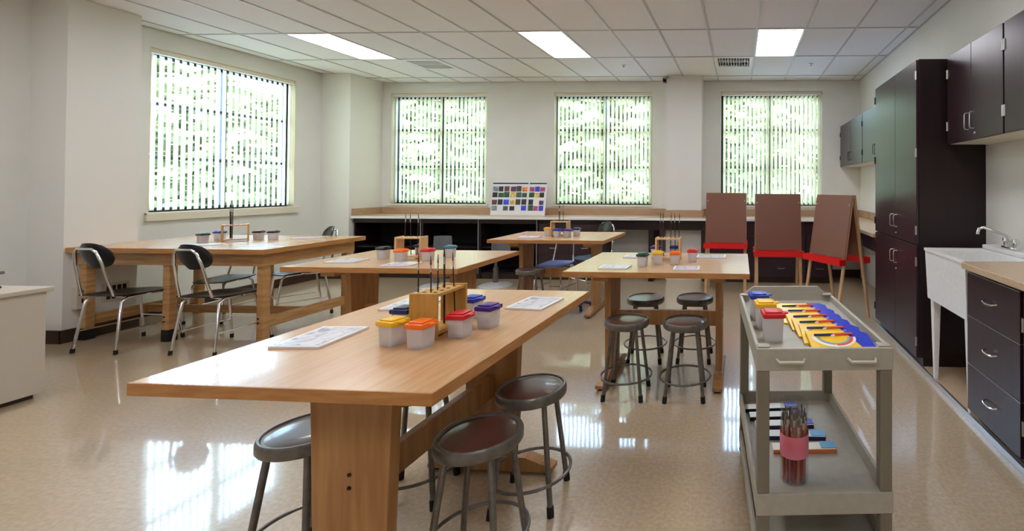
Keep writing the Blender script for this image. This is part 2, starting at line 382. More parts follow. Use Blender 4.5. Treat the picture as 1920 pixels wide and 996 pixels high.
# ---------------------------------------------------------------- windows (structure) and vertical blinds (things)
def window(idx, w, h, mx_loc, rz, blind_label, phase, slat_ang):
    """local: x across 0..w, y outward, z up 0..h"""
    root = MB().box(0, w, .10, .15, -.0, .045).box(0, w, .10, .15, h-.088, h).box(0, .045, .10, .15, .045, h-.045).box(w-.045, w, .10, .15, .045, h-.045)
    root = struct(root.build('window_%d' % idx, 'frame')); root.location = mx_loc; root.rotation_euler = (0, 0, rz)
    MB().box(w/2-.02, w/2+.02, .10, .15, .045, h-.045).build('mullion', 'frame', root)
    for k in (1, 2): MB().box(.045, w-.045, .102, .148, h*k/3-.016, h*k/3+.016).build('transom', 'frame', root)
    for a, b in ((.045, w/2-.02), (w/2+.02, w-.045)):
        for k in range(3): MB().box(a, b, .122, .128, max(.045, h*k/3+.016), min(h-.088, h*(k+1)/3-.016)).build('pane', 'glass', root)
    MB().box(-.02, w+.02, -.02, .10, -.03, .0, .004).build('sill', 'cream', root)
    MB().box(.0, .012, .0, .10, 0, h).box(w-.012, w, 0, .10, 0, h).box(0, w, 0, .10, h-.012, h).build('reveal', 'cream', root)
    bl = empty('vertical_blind', mx_loc, rz, blind_label, 'blind', 'vertical fabric blinds')
    MB().box(.015, w-.015, .012, .075, h-.06, h-.014, .004).build('head_rail', 'cream', bl)
    n = 23; pitch_ = (w-.05)/n; proto = None
    for k in range(n):
        x = .035+pitch_*(k+.5); a = slat_ang+random.uniform(-.03, .03)
        if proto is None:
            def f(u, v): t = (u-.5); return (t*.080, .006*math.cos(t*PI), .015+v*(h-.085))
            proto = MB().grid(f, 4, 1).build('slat', 'slat', bl, loc=(x, .045, 0), smooth=True); proto.rotation_euler = (0, 0, a)
        else: share(proto, 'slat', bl, (x, .045, 0), (0, 0, a))
    MB().tube([(w-.03, .006, h-.07), (w-.03, .004, .42)], .0025, 6).build('pull_cord', 'cream', bl)
    return root
hw = WZ1-WZ0
window(1, WIN[0][1]-WIN[0][0], hw, (WIN[0][0], YB, WZ0), 0, 'half open cream vertical blind on the back window nearest the left wall', 0, math.radians(-32))
window(2, WIN[1][1]-WIN[1][0], hw, (WIN[1][0], YB, WZ0), 0, 'half open cream vertical blind on the middle back window', 0, math.radians(-45))
window(3, WIN[2][1]-WIN[2][0], hw, (WIN[2][0], YB, WZ0), 0, 'half open cream vertical blind behind the brown easels', 0, math.radians(-58))
window(4, LW[1]-LW[0], 2.76-WZ0, (XL, LW[0], WZ0), PI/2, 'half open cream vertical blind on the left wall window', 0, math.radians(27))
o = struct(MB().box(XL, XL+.03, LW[0]-.02, LW[1]+.05, .965, 1.05, .004).build('trim_5', 'cream'))

# ---------------------------------------------------------------- outdoors
struct(MB().box(-40, 30, -6, 60, -.35, -.3).build('bounce_ground', 'bounce'))  # added ground, coloured pale blue to bounce light up to the ceiling
def tree(x, y, h, r, label):
    t = empty('leafy_tree', (x, y, -.3), 0, label, 'tree', 'leafy trees outside the windows')
    MB().tube([(0, 0, 0), (.05, .03, h*.4), (0, .08, h*.75)], .16, 8, r2=.06).build('trunk', 'bark', t)
    rr = random.Random(int(x*13+y*7)); bm = bmesh.new()
    for k in range(4600):
        a, b = rr.uniform(0, 2*PI), math.acos(rr.uniform(-1, 1)); q = r*rr.uniform(.35, 1)**.5*(1+.05*math.sin(3*a)*math.sin(4*b))
        c = Vector((q*math.sin(b)*math.cos(a), q*math.sin(b)*math.sin(a), h*.68+q*math.cos(b)*1.1))
        m3 = Matrix.Rotation(rr.uniform(0, 6), 3, 'Z') @ Matrix.Rotation(rr.uniform(0, 3), 3, 'X'); s = rr.uniform(.18, .32)
        bm.faces.new([bm.verts.new(c+m3 @ Vector(p)) for p in ((-s, 0, 0), (0, -s*.5, 0), (s, 0, 0), (0, s*.5, 0))])
    me = bpy.data.meshes.new('foliage'); bm.to_mesh(me); bm.free(); me.materials.append(M['leaf'])
    o = bpy.data.objects.new('foliage', me); C.objects.link(o); o.parent = t; o['kind'] = 'stuff'
for a in [(-9.3, 13.5, 3.7, 2.75, 'broad green tree outside the back window nearest the left wall'), (-3.4, 13.5, 3.7, 2.75, 'broad green tree outside the middle back window'),
          (2.5, 13.5, 3.7, 2.75, 'broad green tree outside the back window behind the easels'), (-12.4, 19.6, 4.4, 2.75, 'tree of the farther row, leftmost beyond the back windows'),
          (-6.4, 19.6, 4.4, 2.75, 'tree of the farther row between the two left back windows'), (-.4, 19.6, 4.4, 2.75, 'tree of the farther row between the two right back windows'),
          (-14.5, 10.2, 3.5, 2.5, 'green tree outside the left wall window'), (-17.5, 16.5, 3.5, 2.6, 'green tree farther off outside the left wall window')]: tree(*a)

# ---------------------------------------------------------------- trestle tables
def trestle_table(name, loc, rz, label, topm, L=1.18, Wd=.86, z=.805, oy=0):
    t = empty(name, (loc[0], loc[1], 0), rz, label, 'table', 'maple trestle tables')
    MB().box(-L/2+.004, L/2-.004, -Wd/2+.004, Wd/2-.004, z-.034, z, 0).build('tabletop', topm, t)
    for a in ((-L/2, L/2, -Wd/2, -Wd/2+.004), (-L/2, L/2, Wd/2-.004, Wd/2), (-L/2, -L/2+.004, -Wd/2+.004, Wd/2-.004), (L/2-.004, L/2, -Wd/2+.004, Wd/2-.004)):
        MB().box(*a, z-.034, z-.0004).build('edge_band', 'edge', t)
    for s in (-1, 1):
        x = s*.385
        pn = MB().box(x-.022, x+.022, oy-.135, oy+.135, .07, z-.034, .003, ty=.84).build('end_panel', 'mapleleg', t)
        for zz in (.425, .465): MB().lathe([(0, 0), (.006, 0), (.006, .003), (0, .003)], 10, mx=Matrix.Translation((x+s*.022, oy, zz)) @ Matrix.Rotation(s*PI/2, 4, 'Y')).build('bolt', 'blackrub', pn)
        MB().prism([(oy-.30, .015), (oy+.30, .015), (oy+.30, .035), (oy+.17, .08), (oy-.17, .08), (oy-.30, .035)], 'x', x-.032, x+.032).build('foot', 'mapleleg', t)
        for yy in (-.27, .27): MB().lathe([(0, 0), (.02, 0), (.02, .015), (0, .015)], 12, (x, oy+yy, 0)).build('foot_glide', 'blackrub', t)
        MB().box(x-.05, x+.05, oy-.3, oy+.3, z-.084, z-.034, .002).build('cleat', 'maple', t)
    MB().box(-.363, .363, oy-.016, oy+.016, .355, .46, .003).build('stretcher', 'mapleleg', t)
    return t
trestle_table('trestle_table', (-1.223, 1.78), PI/2-.022, 'maple trestle table closest to the viewpoint with two end panels', 'top', Wd=.87, oy=-.045)
trestle_table('trestle_table', (-2.43, 3.35), 0, 'maple trestle table between the workbench and the nearest table, a rack on it', 'top', L=1.2, Wd=.84)
trestle_table('trestle_table', (-.53, 3.31), 0, 'maple trestle table with four stools below, left of the easels', 'top')
trestle_table('trestle_table', (-1.93, 4.94), 0, 'small looking maple trestle table nearest the back counter', 'top')

# long workbench at the left wall
w = empty('workbench', (0, 0, 0), 0, 'long maple workbench on square legs against the left pilaster', 'table')
MB().box(-5.698, -3.954, 3.684, 4.73, .765, .805).build('tabletop', 'top', w)
MB().box(-5.698, -3.95, 3.68, 3.684, .765, .8046).build('edge_band', 'edge', w)
MB().box(-3.954, -3.95, 3.684, 4.73, .765, .8046).build('edge_band', 'edge', w)
MB().box(-5.68, -4.02, 3.745, 3.77, .655, .765).build('apron', 'maple', w)
MB().box(-5.68, -4.02, 4.645, 4.67, .655, .765).build('apron', 'maple', w)
MB().box(-4.045, -4.02, 3.77, 4.645, .655, .765).build('apron', 'maple', w)
MB().box(-5.68, -5.655, 3.77, 4.645, .655, .765).build('apron', 'maple', w)
for x in (-5.655, -4.90, -4.06):
    for y in (3.79, 4.62):
        l = MB().box(x-.03, x+.03, y-.03, y+.03, .0, .765, .003).build('leg', 'maple', w)
        for zz in (.17, .21): MB().lathe([(0, 0), (.008, 0), (.008, .004), (0, .004)], 8, mx=Matrix.Translation((x-.012, y-.03, zz)) @ Matrix.Rotation(PI/2, 4, 'X')).build('bolt', 'blackrub', l)
        if y < 4 and x < -4.5: MB().box(x-.034, x+.034, y-.034, y+.034, 0, .10, .002).build('boot', 'blackrub', l)
MB().box(-4.072, -4.048, 3.82, 4.59, .12, .21).build('stretcher', 'maple', w)
MB().box(-5.667, -5.643, 3.82, 4.584, .12, .21).build('stretcher', 'maple', w)
MB().box(-5.643, -4.072, 4.19, 4.215, .13, .2).build('stretcher', 'maple', w)

# ---------------------------------------------------------------- stools
def make_stool():
    t = empty('stool', (0, 0, 0), 0, 'x', 'stool')
    MB().lathe([(.141, .478), (.144, .470), (.144, .446), (.140, .440), (.112, .440), (.110, .444), (.110, .474), (.127, .476), (.132, .483), (.138, .483), (.141, .478)], 40).build('seat_rim', 'stoolmetal', t, smooth=True)
    MB().lathe([(0, .481), (.06, .480), (.11, .477), (.126, .474), (.127, .468), (.127, .455), (0, .455)], 40).build('seat_pad', 'stoolpad', t, smooth=True)
    for k in range(4):
        a = PI/4+k*PI/2; c, s = math.cos(a), math.sin(a)
        lg = MB().tube([(.106*c, .106*s, .446), (.135*c, .135*s, .25), (.168*c, .168*s, .02)], .0112, 10).build('leg', 'stoolmetal', t, smooth=True)
        MB().tube([(.1655*c, .1655*s, .04), (.1705*c, .1705*s, 0)], .0145, 10).build('foot_cap', 'blackrub', lg, smooth=True)
    MB().tube([(.163*math.cos(2*PI*k/40), .163*math.sin(2*PI*k/40), .125) for k in range(40)], .0068, 8, closed=True).build('foot_ring', 'stoolmetal', t, smooth=True)
    MB().tube([(.105*math.cos(2*PI*k/4+PI/4), .105*math.sin(2*PI*k/4+PI/4), .425) for k in range(4)], .006, 8, closed=True).build('brace', 'stoolmetal', t)
    return t
stools = [(-.915, 1.605, .05, 'grey metal stool with brown seat at the near right corner of the nearest table'),
          (-.898, 1.975, .1, 'brown seated metal stool at the nearest table, second from front on its right side'),
          (-1.53, 1.60, -.08, 'grey metal stool half hidden left of the nearest table end panel'),
          (-1.41, 1.98, .2, 'grey metal stool under the left far side of the nearest table'),
          (-.735, 2.995, 0, 'front left stool of the four at the table by the easels'),
          (-.352, 2.995, .05, 'front right stool of the four at the table by the easels'),
          (-.735, 3.60, .1, 'back left stool of the four at the table by the easels'),
          (-.352, 3.63, .0, 'back right stool of the four at the table by the easels'),
          (-2.17, 4.72, .1, 'grey stool under the table nearest the back counter')]
st0 = make_stool()
for i, (x, y, a, lab) in enumerate(stools):
    if i == 0: st0.location = (x, y, 0); st0.rotation_euler = (0, 0, a); st0['label'] = lab; st0['group'] = 'round metal stools'
    else: dup(st0, (x, y, 0), a, lab, 'round metal stools')

# ---------------------------------------------------------------- school chairs (sitter faces +y)
def make_chair(seatm):
    t = empty('school_chair', (0, 0, 0), 0, 'x', 'chair', 'plastic school chairs with chrome frames')
    def seat(u, v):
        x = (u-.5)*.37*(1-.10*abs(2*v-1)**3); y = -.20+.40*v*(1-.10*abs(2*u-1)**3)
        z = .452-.018*math.cos((u-.5)*PI)*math.sin(v*PI)+.010*(1-v)**4-.02*max(0, v-.8)*5*.5
        return (x, y, z)
    MB().grid(seat, 12, 12, .010).build('seat', seatm, t, smooth=True)
    def back(u, v):
        e = 1-.35*abs(2*v-1)**3; x = (u-.5)*.29*e; y = -.215-.05*v+.055*(2*u-1)**2*.6-.005; z = .675+.205*v*(1-.10*abs(2*u-1)**3)+.02*abs(2*u-1)**3*(1-v)
        return (x, y, z)
    MB().grid(back, 14, 8, .010).build('backrest', seatm, t, smooth=True)
    f = [(-.14, .0, .435), (-.145, -.15, .437), (-.14, -.20, .46), (-.132, -.225, .56), (-.118, -.255, .72), (-.095, -.272, .81), (-.065, -.28, .838), (.065, -.28, .838), (.095, -.272, .81), (.118, -.255, .72), (.132, -.225, .56), (.14, -.20, .46), (.145, -.15, .437), (.14, 0, .435)]
    MB().tube(f, .010, 10).build('back_frame', 'chrome', t, smooth=True)
    for s in (-1, 1):
        for q in (-1, 1):
            lg = MB().tube([(s*.15, q*.02+(.0), .432), (s*.155, q*.13, .430), (s*.16, q*.165, .40), (s*.19, q*.215, .02)], .010, 10).build('leg', 'chrome', t, smooth=True)
            MB().tube([(s*.189, q*.214, .035), (s*.191, q*.216, 0)], .013, 10).build('foot_cap', 'blackrub', lg, smooth=True)
        MB().tube([(s*.176, -.192, .17), (s*.176, .192, .17)], .006, 8).build('stretcher', 'chrome', t)
    MB().tube([(-.173, .188, .20), (.173, .188, .20)], .006, 8).build('stretcher', 'chrome', t)
    return t
ch0 = make_chair('black')
def place(o, x, y, a, lab, sc=1):
    o.location = (x, y, 0); o.rotation_euler = (0, 0, a); o['label'] = lab; o.scale = (sc, sc, sc); return o
place(ch0, -5.10, 3.68, -.03, 'black chair with chrome frame at the left end of the workbench')
place(dup(ch0), -4.28, 3.68, -.03, 'black chair with chrome frame at the right end of the workbench front')
place(dup(ch0), -5.18, 4.44, PI+.1, 'black chair tucked under the far side of the workbench', .89)
place(dup(ch0), -4.56, 4.62, PI-.6, 'black chair behind the right corner of the workbench, its backrest showing above it', 1.02)
place(dup(ch0), -1.87, 5.75, PI-.64, 'dark chair behind the right end of the table nearest the back counter')
ch1 = make_chair('blueseat')
place(ch1, -2.19, 5.42, PI-.12, 'chair with dark blue seat behind the table nearest the back counter', .93)

# pedestal chairs with round chrome base
def pedestal(x, y, rz, lab, zt=.62):
    t = empty('pedestal_chair', (x, y, 0), rz, lab, 'chair', 'grey pedestal chairs')
    MB().lathe([(0, 0), (.21, 0), (.215, .008), (.19, .022), (.06, .045), (.03, .05), (0, .05)], 32).build('base', 'pale_metal', t, smooth=True)
    MB().lathe([(0, .05), (.034, .05), (.034, .25), (.02, .255), (.02, .40), (0, .40)], 18).build('column', 'stoolmetal', t, smooth=True)
    MB().lathe([(0, .39), (.17, .40), (.185, .415), (.18, .435), (0, .44)], 28).build('seat', 'grey', t, smooth=True)
    def back(u, v):
        a = (u-.5)*1.5; return (.20*math.sin(a)*(1-.08*v*abs(2*u-1)**2), -.20*math.cos(a)+.02, .44+(zt-.44)*v)
    MB().grid(back, 12, 4, .018).build('backrest', 'grey', t, smooth=True)
    return t
pedestal(-3.27, 6.08, PI, 'grey pedestal chair on a round chrome base beside the table nearest the back counter', .575)
pedestal(-4.02, 5.98, PI, 'grey pedestal chair behind the brush rack of the middle left table', .655)
t = empty('swivel_stool', (-1.79, 5.02, 0), 0, 'low swivel stool with a blue star base beyond the nearest table far corner', 'stool')
b = MB()
for k in range(5):
    a = k*2*PI/5+.3; c, s = math.cos(a), math.sin(a); b.tube([(0, 0, .085), (.16*c, .16*s, .05)], .016, 8)
b.build('star_base', 'blueseat', t)
for k in range(5):
    a = k*2*PI/5+.3; c, s = math.cos(a), math.sin(a)
    MB().lathe([(0, -.01), (.022, -.01), (.024, 0), (.022, .01), (0, .01)], 12, mx=Matrix.Translation((.16*c, .16*s, .024)) @ Matrix.Rotation(a, 4, 'Z') @ Matrix.Rotation(PI/2, 4, 'X')).build('caster', 'blackrub', t)
MB().tube([(0, 0, .07), (0, 0, .38)], .014, 12).build('column', 'chrome', t, smooth=True)
MB().lathe([(0, .375), (.12, .38), (.135, .395), (.13, .41), (0, .418)], 24).build('seat', 'blueseat', t, smooth=True)

# ---------------------------------------------------------------- easels
def easel(x, y, rz, lab, s=.215):
    """front board faces -y"""
    t = empty('easel', (x, y, 0), rz, lab, 'easel', 'double sided painting easels')
    Hh = 1.26; wd = .262
    for fb in (-1, 1):
        al = math.atan2(s, Hh)*fb
        def P(xx, off, z): # point on the sloping plane, off along outward normal
            return (xx, fb*s*(1-z/Hh)+fb*off, z)
        def slab(x0, x1, z0, z1, o0, o1):
            b = MB(); v = []
            for z in (z0, z1):
                for xx, of in ((x0, o0), (x1, o0), (x1, o1), (x0, o1)): v.append(b.bm.verts.new(P(xx, of, z)))
            for q in ((3, 2, 1, 0), (4, 5, 6, 7), (0, 1, 5, 4), (1, 2, 6, 5), (2, 3, 7, 6), (3, 0, 4, 7)): b.bm.faces.new([v[i] for i in q])
            return b
        for sx in (-1, 1):
            a, c = sorted((sx*(wd-.002), sx*(wd-.034)))
            slab(a, c, 0, Hh-.01, -.0, .018).build('leg', 'paleleg', t)
        bd = slab(-wd+.004, wd-.004, .63, Hh, .019, .025).build('board', 'easel', t)
        for sx in (-1, 1): MB().lathe([(0, 0), (.007, 0), (.006, .003), (0, .004)], 10, mx=Matrix.Translation(P(sx*(wd-.025), .025, 1.16)) @ Matrix.Rotation(-fb*PI/2, 4, 'X')).build('screw', 'nickel', bd)
        y0 = P(0, .02, .61)[1]; y1 = y0+fb*.085; ya, yb = sorted((y0, y1))
        tr = MB().box(-.275, .275, ya, yb, .565, .573).box(-.275, .275, ya, ya+.006, .573, .625).box(-.275, .275, yb-.006, yb, .573, .625).box(-.275, -.269, ya+.006, yb-.006, .573, .625).box(.269, .275, ya+.006, yb-.006, .573, .625)
        tr.build('paint_tray', 'red', t)
    MB().box(-wd, wd, -.012, .012, Hh-.03, Hh-.008).build('hinge_rail', 'paleleg', t)
    return t
easel(-.18, 6.0, -.03, 'brown painting easel with red tray on the left of the three', .20)
easel(.43, 5.36, .0, 'brown painting easel with red tray in the middle of the three', .20)
easel(1.007, 4.94, -.998, 'brown painting easel turned sideways at the right of the three')

# ---------------------------------------------------------------- cabinets
def bar_handle(p0, p1, out, parent, r=.0035, m='nickel', name='handle'):
    p0, p1, out = Vector(p0), Vector(p1), Vector(out)
    d = (p1-p0).normalized()*.012
    return MB().tube([p0, p0+out*.8+d*.2, p0+out+d, p1+out-d, p1+out*.8-d*.2, p1], r, 8).build(name, m, parent, smooth=True)
def hinge(x, y, z, parent, m='nickel'):
    return MB().box(x-.004, x+.001, y-.010, y+.010, z-.032, z+.032, .001).tube([(x-.005, y, z-.032), (x-.005, y, z+.032)], .004, 8).build('hinge', m, parent)
def lock(x, y, z, parent):
    return MB().lathe([(0, 0), (.008, 0), (.008, .006), (.003, .008), (0, .008)], 12, mx=Matrix.Translation((x, y, z)) @ Matrix.Rotation(-PI/2, 4, 'Y')).build('lock', 'nickel', parent, smooth=True)
# tall cabinet
t = empty('tall_cabinet', (0, 0, 0), 0, 'tall dark brown four door cabinet left of the white sink', 'cabinet')
FX = 1.29
MB().box(FX+.02, XR-.002, 3.45, 4.49, .10, 2.29, .002).build('body', 'darkwood', t)
MB().box(FX+.05, XR-.002, 3.46, 4.48, .035, .10).build('plinth', 'darkwood', t)
for (y0, y1, z0, z1, hy, zh, hg) in ((3.455, 3.918, .93, 2.285, 3.86, 1.07, 3.455), (3.922, 4.485, .93, 2.285, 3.985, 1.07, 4.485), (3.455, 3.918, .10, .918, 3.86, .775, 3.455), (3.922, 4.485, .10, .918, 3.985, .775, 4.485)):
    hy = 3.875 if hy < 3.9 else 3.965
    d = MB().box(FX, FX+.018, y0, y1, z0, z1, .0015).build('door', 'darkface', t)
    bar_handle((FX, hy, zh-.05), (FX, hy, zh+.05), (-.028, 0, 0), d)
    for zz in ((2.17, 1.60, 1.03) if z0 > .5 else (.80, .22)): hinge(FX, hg, zz, d, 'nickel' if hg < 4 else 'blackrub')
    if hy < 3.9: lock(FX, 3.895, zh-.10, d)
# near upper cabinets
def upper(y0, y1, x, z0, z1, lab, seam, mh='nickel'):
    t = empty('wall_cabinet', (0, 0, 0), 0, lab, 'cabinet', 'dark wall cabinets')
    MB().box(x+.02, XR-.002, y0, y1, z0+.012, z1, .002).build('body', 'darkwood', t)
    MB().box(x+.022, XR-.002, y0+.002, y1-.002, z0, z0+.012).build('underside', 'cream', t)
    for a, b, hy, hg in ((y0+.003, seam-.002, seam-.035, y0+.003), (seam+.002, y1-.003, seam+.035, y1-.003)):
        d = MB().box(x, x+.018, a, b, z0+.002, z1-.003, .0015).build('door', 'darkface', t)
        bar_handle((x, hy, z0+.07), (x, hy, z0+.18), (-.028, 0, 0), d, m=mh)
        for zz in (z0+.13, z1-.13): hinge(x, hg, zz, d, mh)
    lock(x, seam-.05, z0+.04, d)
    return t
upper(2.69, 3.40, 1.491, 1.655, 2.29, 'dark wall cabinet above the white sink', 3.055)
upper(1.96, 2.68, 1.491, 1.655, 2.29, 'dark wall cabinet above the drawers, partly cut off by the right edge', 2.33)
upper(1.23, 1.95, 1.491, 1.655, 2.29, 'dark wall cabinet nearest the viewpoint on the right wall', 1.59)
upper(5.74, 6.98, 1.491, 1.64, 2.25, 'dark wall cabinet in the far right corner', 6.35, 'blackrub')
upper(4.50, 5.73, 1.491, 1.64, 2.25, 'dark wall cabinet between the tall cabinet and the corner cabinet', 5.15, 'blackrub')

# pad at the right wall, its edge highlight modelled as a bright strip
struct(MB().box(1.335, XR, 1.0, 4.62, .0, .035).build('trim_6', 'laminate'))
struct(MB().box(1.325, 1.337, 1.0, 4.62, 0, .038).build('trim_7', 'edge_glint'))
# base cabinets on the near right
def drawer_unit(y0, y1, lab, doors=False):
    t = empty('base_cabinet', (0, 0, 0), 0, lab, 'cabinet', 'dark base cabinets by the sink')
    MB().box(FX+.02, XR-.002, y0, y1, .10, .883, .002).build('body', 'darkwood', t)
    MB().box(FX+.06, XR-.002, y0+.01, y1-.01, .035, .10).build('plinth', 'darkwood', t)
    if doors:
        d = MB().box(FX, FX+.018, y0+.004, y1-.004, .10, .865, .0015).build('door', 'darkface', t)
        bar_handle((FX, y0+.05, .62), (FX, y0+.05, .72), (-.028, 0, 0), d)
        for zz in (.25, .72): hinge(FX, y1-.004, zz, d)
    else:
        for z0, z1 in ((.628, .865), (.360, .622), (.10, .354)):
            d = MB().box(FX, FX+.018, y0+.012, y1-.008, z0, z1, .0015).build('drawer', 'darkface', t)
            zc = (z0+z1)/2+.005; ym = (y0+y1)/2
            MB().tube([(FX, ym+.055, zc+.006), (FX-.022, ym+.045, zc), (FX-.028, ym+.02, zc-.004), (FX-.028, ym-.02, zc-.004), (FX-.022, ym-.045, zc), (FX, ym-.055, zc+.006)], .0045, 8).build('handle', 'chrome', d, smooth=True)
            MB().box(FX-.001, FX+.019, y0+.012, y1-.008, z1, z1+.003).build('edge_strip', 'nickel', d)
    return t
drawer_unit(2.185, 2.70, 'dark three drawer base cabinet right beside the white sink')
drawer_unit(1.66, 2.175, 'dark base cabinet with a door, cut off by the right edge', True)
drawer_unit(1.0, 1.65, 'dark base cabinet nearest the viewpoint on the right', True)
o = MB().box(1.262, XR-.002, 1.0, 2.706, .885, .922, .004).build('countertop', 'laminate'); tag(o, 'tan laminate countertop over the dark drawers on the right', 'countertop')
o = MB().box(1.31, 1.78, 2.708, 2.712, .1, .88).build('filler_panel', 'laminate'); tag(o, 'narrow tan filler panel between the drawers and the white sink', 'panel')

# utility sink
t = empty('utility_sink', (0, 0, 0), 0, 'white freestanding utility sink on four tapered legs', 'sink')
b = MB(); x0, x1, y0, y1 = 1.285, 1.786, 2.716, 3.30
zt, zb = .925, .58
def ring(b, a, c):
    for i in range(4): b.bm.faces.new((a[i], a[(i+1) % 4], c[(i+1) % 4], c[i]))
def rect(b, x0, x1, y0, y1, z): return [b.bm.verts.new(p) for p in ((x0, y0, z), (x1, y0, z), (x1, y1, z), (x0, y1, z))]
r0 = rect(b, x0+.02, x1, y0+.012, y1-.012, zb); r1 = rect(b, x0+.006, x1, y0+.004, y1-.004, zt-.02); r2 = rect(b, x0, x1, y0, y1, zt-.018); r3 = rect(b, x0, x1, y0, y1, zt)
r4 = rect(b, x0+.03, x1-.12, y0+.03, y1-.03, zt); r5 = rect(b, x0+.035, x1-.125, y0+.035, y1-.035, zt-.015); r6 = rect(b, x0+.05, x1-.14, y0+.05, y1-.05, zb+.03)
for a, c in ((r0, r1), (r1, r2), (r2, r3), (r3, r4), (r4, r5), (r5, r6)): ring(b, a, c)
b.bm.faces.new(r0[::-1]); b.bm.faces.new(r6)
b.build('basin', 'sink', t)
MB().box(x1-.115, x1, y0+.02, y1-.02, zt, zt+.03, .008).build('faucet_ledge', 'sink', t)
for (lx, ly) in ((1.345, 3.25), (1.345, 2.766), (1.745, 3.25), (1.745, 2.766)):
    MB().box(lx-.026, lx+.026, ly-.026, ly+.026, .035, zb, .004, tx=.5, ty=.5).build('leg', 'sink', t)
fy = 3.0; fx = 1.71; fz = zt+.03
f = empty('faucet', (fx, fy, fz), 0, 'chrome faucet with bent spout on the white sink', 'faucet')
MB().box(-.025, .025, -.075, .075, 0, .018, .006).build('base', 'chrome', f, smooth=True)
MB().tube([(0, 0, .015), (0, 0, .05), (-.02, .01, .085), (-.09, .04, .115), (-.14, .06, .135), (-.165, .07, .125), (-.172, .073, .09)], .0105, 12).build('spout', 'chrome', f, smooth=True)
for s in (-1, 1):
    h = MB().lathe([(0, .018), (.018, .018), (.018, .045), (.024, .05), (.022, .07), (0, .074)], 14, (0, s*.05, 0)).build('handle', 'chrome', f, smooth=True)

# ---------------------------------------------------------------- back run under the windows
cb = MB()
cb.box(-5.595, -1.075, 6.43, YB-.002, .862, .898, .003).box(-1.075, -.555, 6.43, 6.635, .862, .898, .003).box(-.555, XR-.002, 6.43, YB-.002, .862, .898, .003)
o = cb.build('countertop', 'laminate'); tag(o, 'long tan countertop below the three back windows', 'countertop')
MB().box(-5.595, -5.575, 6.44, YB-.002, .898, 1.0).box(-5.575, -1.075, YB-.022, YB-.002, .898, 1.0).box(-1.09, -1.072, 6.62, YB-.022, .898, 1.0).box(-1.072, -.558, 6.62, 6.638, .898, 1.0).box(-.558, -.54, 6.62, YB-.022, .898, 1.0).box(-.54, XR-.022, YB-.022, YB-.002, .898, 1.0).box(XR-.022, XR-.002, 6.44, YB-.002, .898, 1.0).build('backsplash', 'splash', o)
MB().box(-5.595, XR-.5, 6.424, 6.431, .864, .896).build('edge_band', 'white', o)
o = MB().box(1.27, XR-.002, 4.495, 6.422, .862, .898, .003).build('countertop', 'laminate'); tag(o, 'short tan countertop on the right wall behind the tall cabinet', 'countertop')
MB().box(XR-.022, XR-.002, 4.495, 6.425, .898, 1.0).build('backsplash', 'splash', o)
MB().box(1.30, 1.318, 4.495, 6.42, .72, .862).build('apron_panel', 'darkface', o)
def cab(x0, x1, lab, kind):
    t = empty('base_cabinet', (0, 0, 0), 0, lab, 'cabinet', 'dark cabinets under the back counter')
    y = 6.47
    if kind == 'open':
        MB().box(x0, x0+.018, y, YB-.015, .08, .86).build('side_panel', 'darkwood', t)
        MB().box(x1-.018, x1, y, YB-.015, .08, .86).build('side_panel', 'darkwood', t)
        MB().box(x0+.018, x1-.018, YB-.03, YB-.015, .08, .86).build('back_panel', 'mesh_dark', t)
        MB().box(x0+.018, x1-.018, y, YB-.03, .08, .10).build('bottom_panel', 'darkwood', t)
        MB().box(x0+.018, x1-.018, y+.03, YB-.03, .44, .458).build('shelf', 'darkwood', t)
        MB().box(x1-.018, x1, y-.004, y, .08, .86).build('edge_band', 'grey', t)
        MB().box(x0+.018, x1-.018, y, y+.018, .80, .86).build('rail', 'darkwood', t)
    else:
        MB().box(x0, x1, y+.02, YB-.015, .08, .86).build('body', 'darkwood', t)
        w = (x1-x0)
        if kind == 'drawers2':
            for a, b2 in ((x0+.004, x0+w/2-.002), (x0+w/2+.002, x1-.004)):
                d = MB().box(a, b2, y, y+.018, .36, .80, .0015).build('drawer', 'darkface', t)
                xm = (a+b2)/2; bar_handle((xm-.05, y, .46), (xm+.05, y, .46), (0, -.026, 0), d)
                d = MB().box(a, b2, y, y+.018, .085, .355, .0015).build('drawer', 'darkface', t)
                bar_handle((xm-.05, y, .24), (xm+.05, y, .24), (0, -.026, 0), d)
        else:
            for z0, z1 in ((.66, .85), (.34, .655), (.085, .335)):
                d = MB().box(x0+.004, x1-.004, y, y+.018, z0, z1, .0015).build('drawer', 'darkface', t)
                xm = (x0+x1)/2; zc = (z0+z1)/2; bar_handle((xm-.05, y, zc), (xm+.05, y, zc), (0, -.026, 0), d)
    MB().box(x0+.002, x1-.002, y+.06, YB-.015, 0, .08).build('plinth', 'base', t)
cab(-5.58, -4.58, 'dark open cabinet at the left end of the back counter', 'open')
cab(-4.57, -3.73, 'dark open cabinet second from the left under the back counter', 'open')
cab(-3.72, -2.88, 'dark open cabinet behind the grey pedestal chair', 'open')
cab(-2.87, -1.96, 'dark drawer cabinet behind the table nearest the back counter', 'drawers2')
cab(-.54, .22, 'dark drawer cabinet behind the left easel', 'drawers3')
cab(.225, .91, 'dark drawer cabinet behind the middle easel', 'drawers3')
cab(.915, 1.28, 'narrow dark drawer cabinet in the right corner', 'drawers3')
t = empty('knee_rail', (0, 0, 0), 0, 'dark rail and support post below the back counter knee space', 'rail')
MB().box(-1.955, -.545, 6.48, 6.50, .725, .861).build('rail', 'darkwood', t)
MB().box(-1.29, -1.22, 6.48, 6.98, 0, .725).build('post', 'darkwood', t)

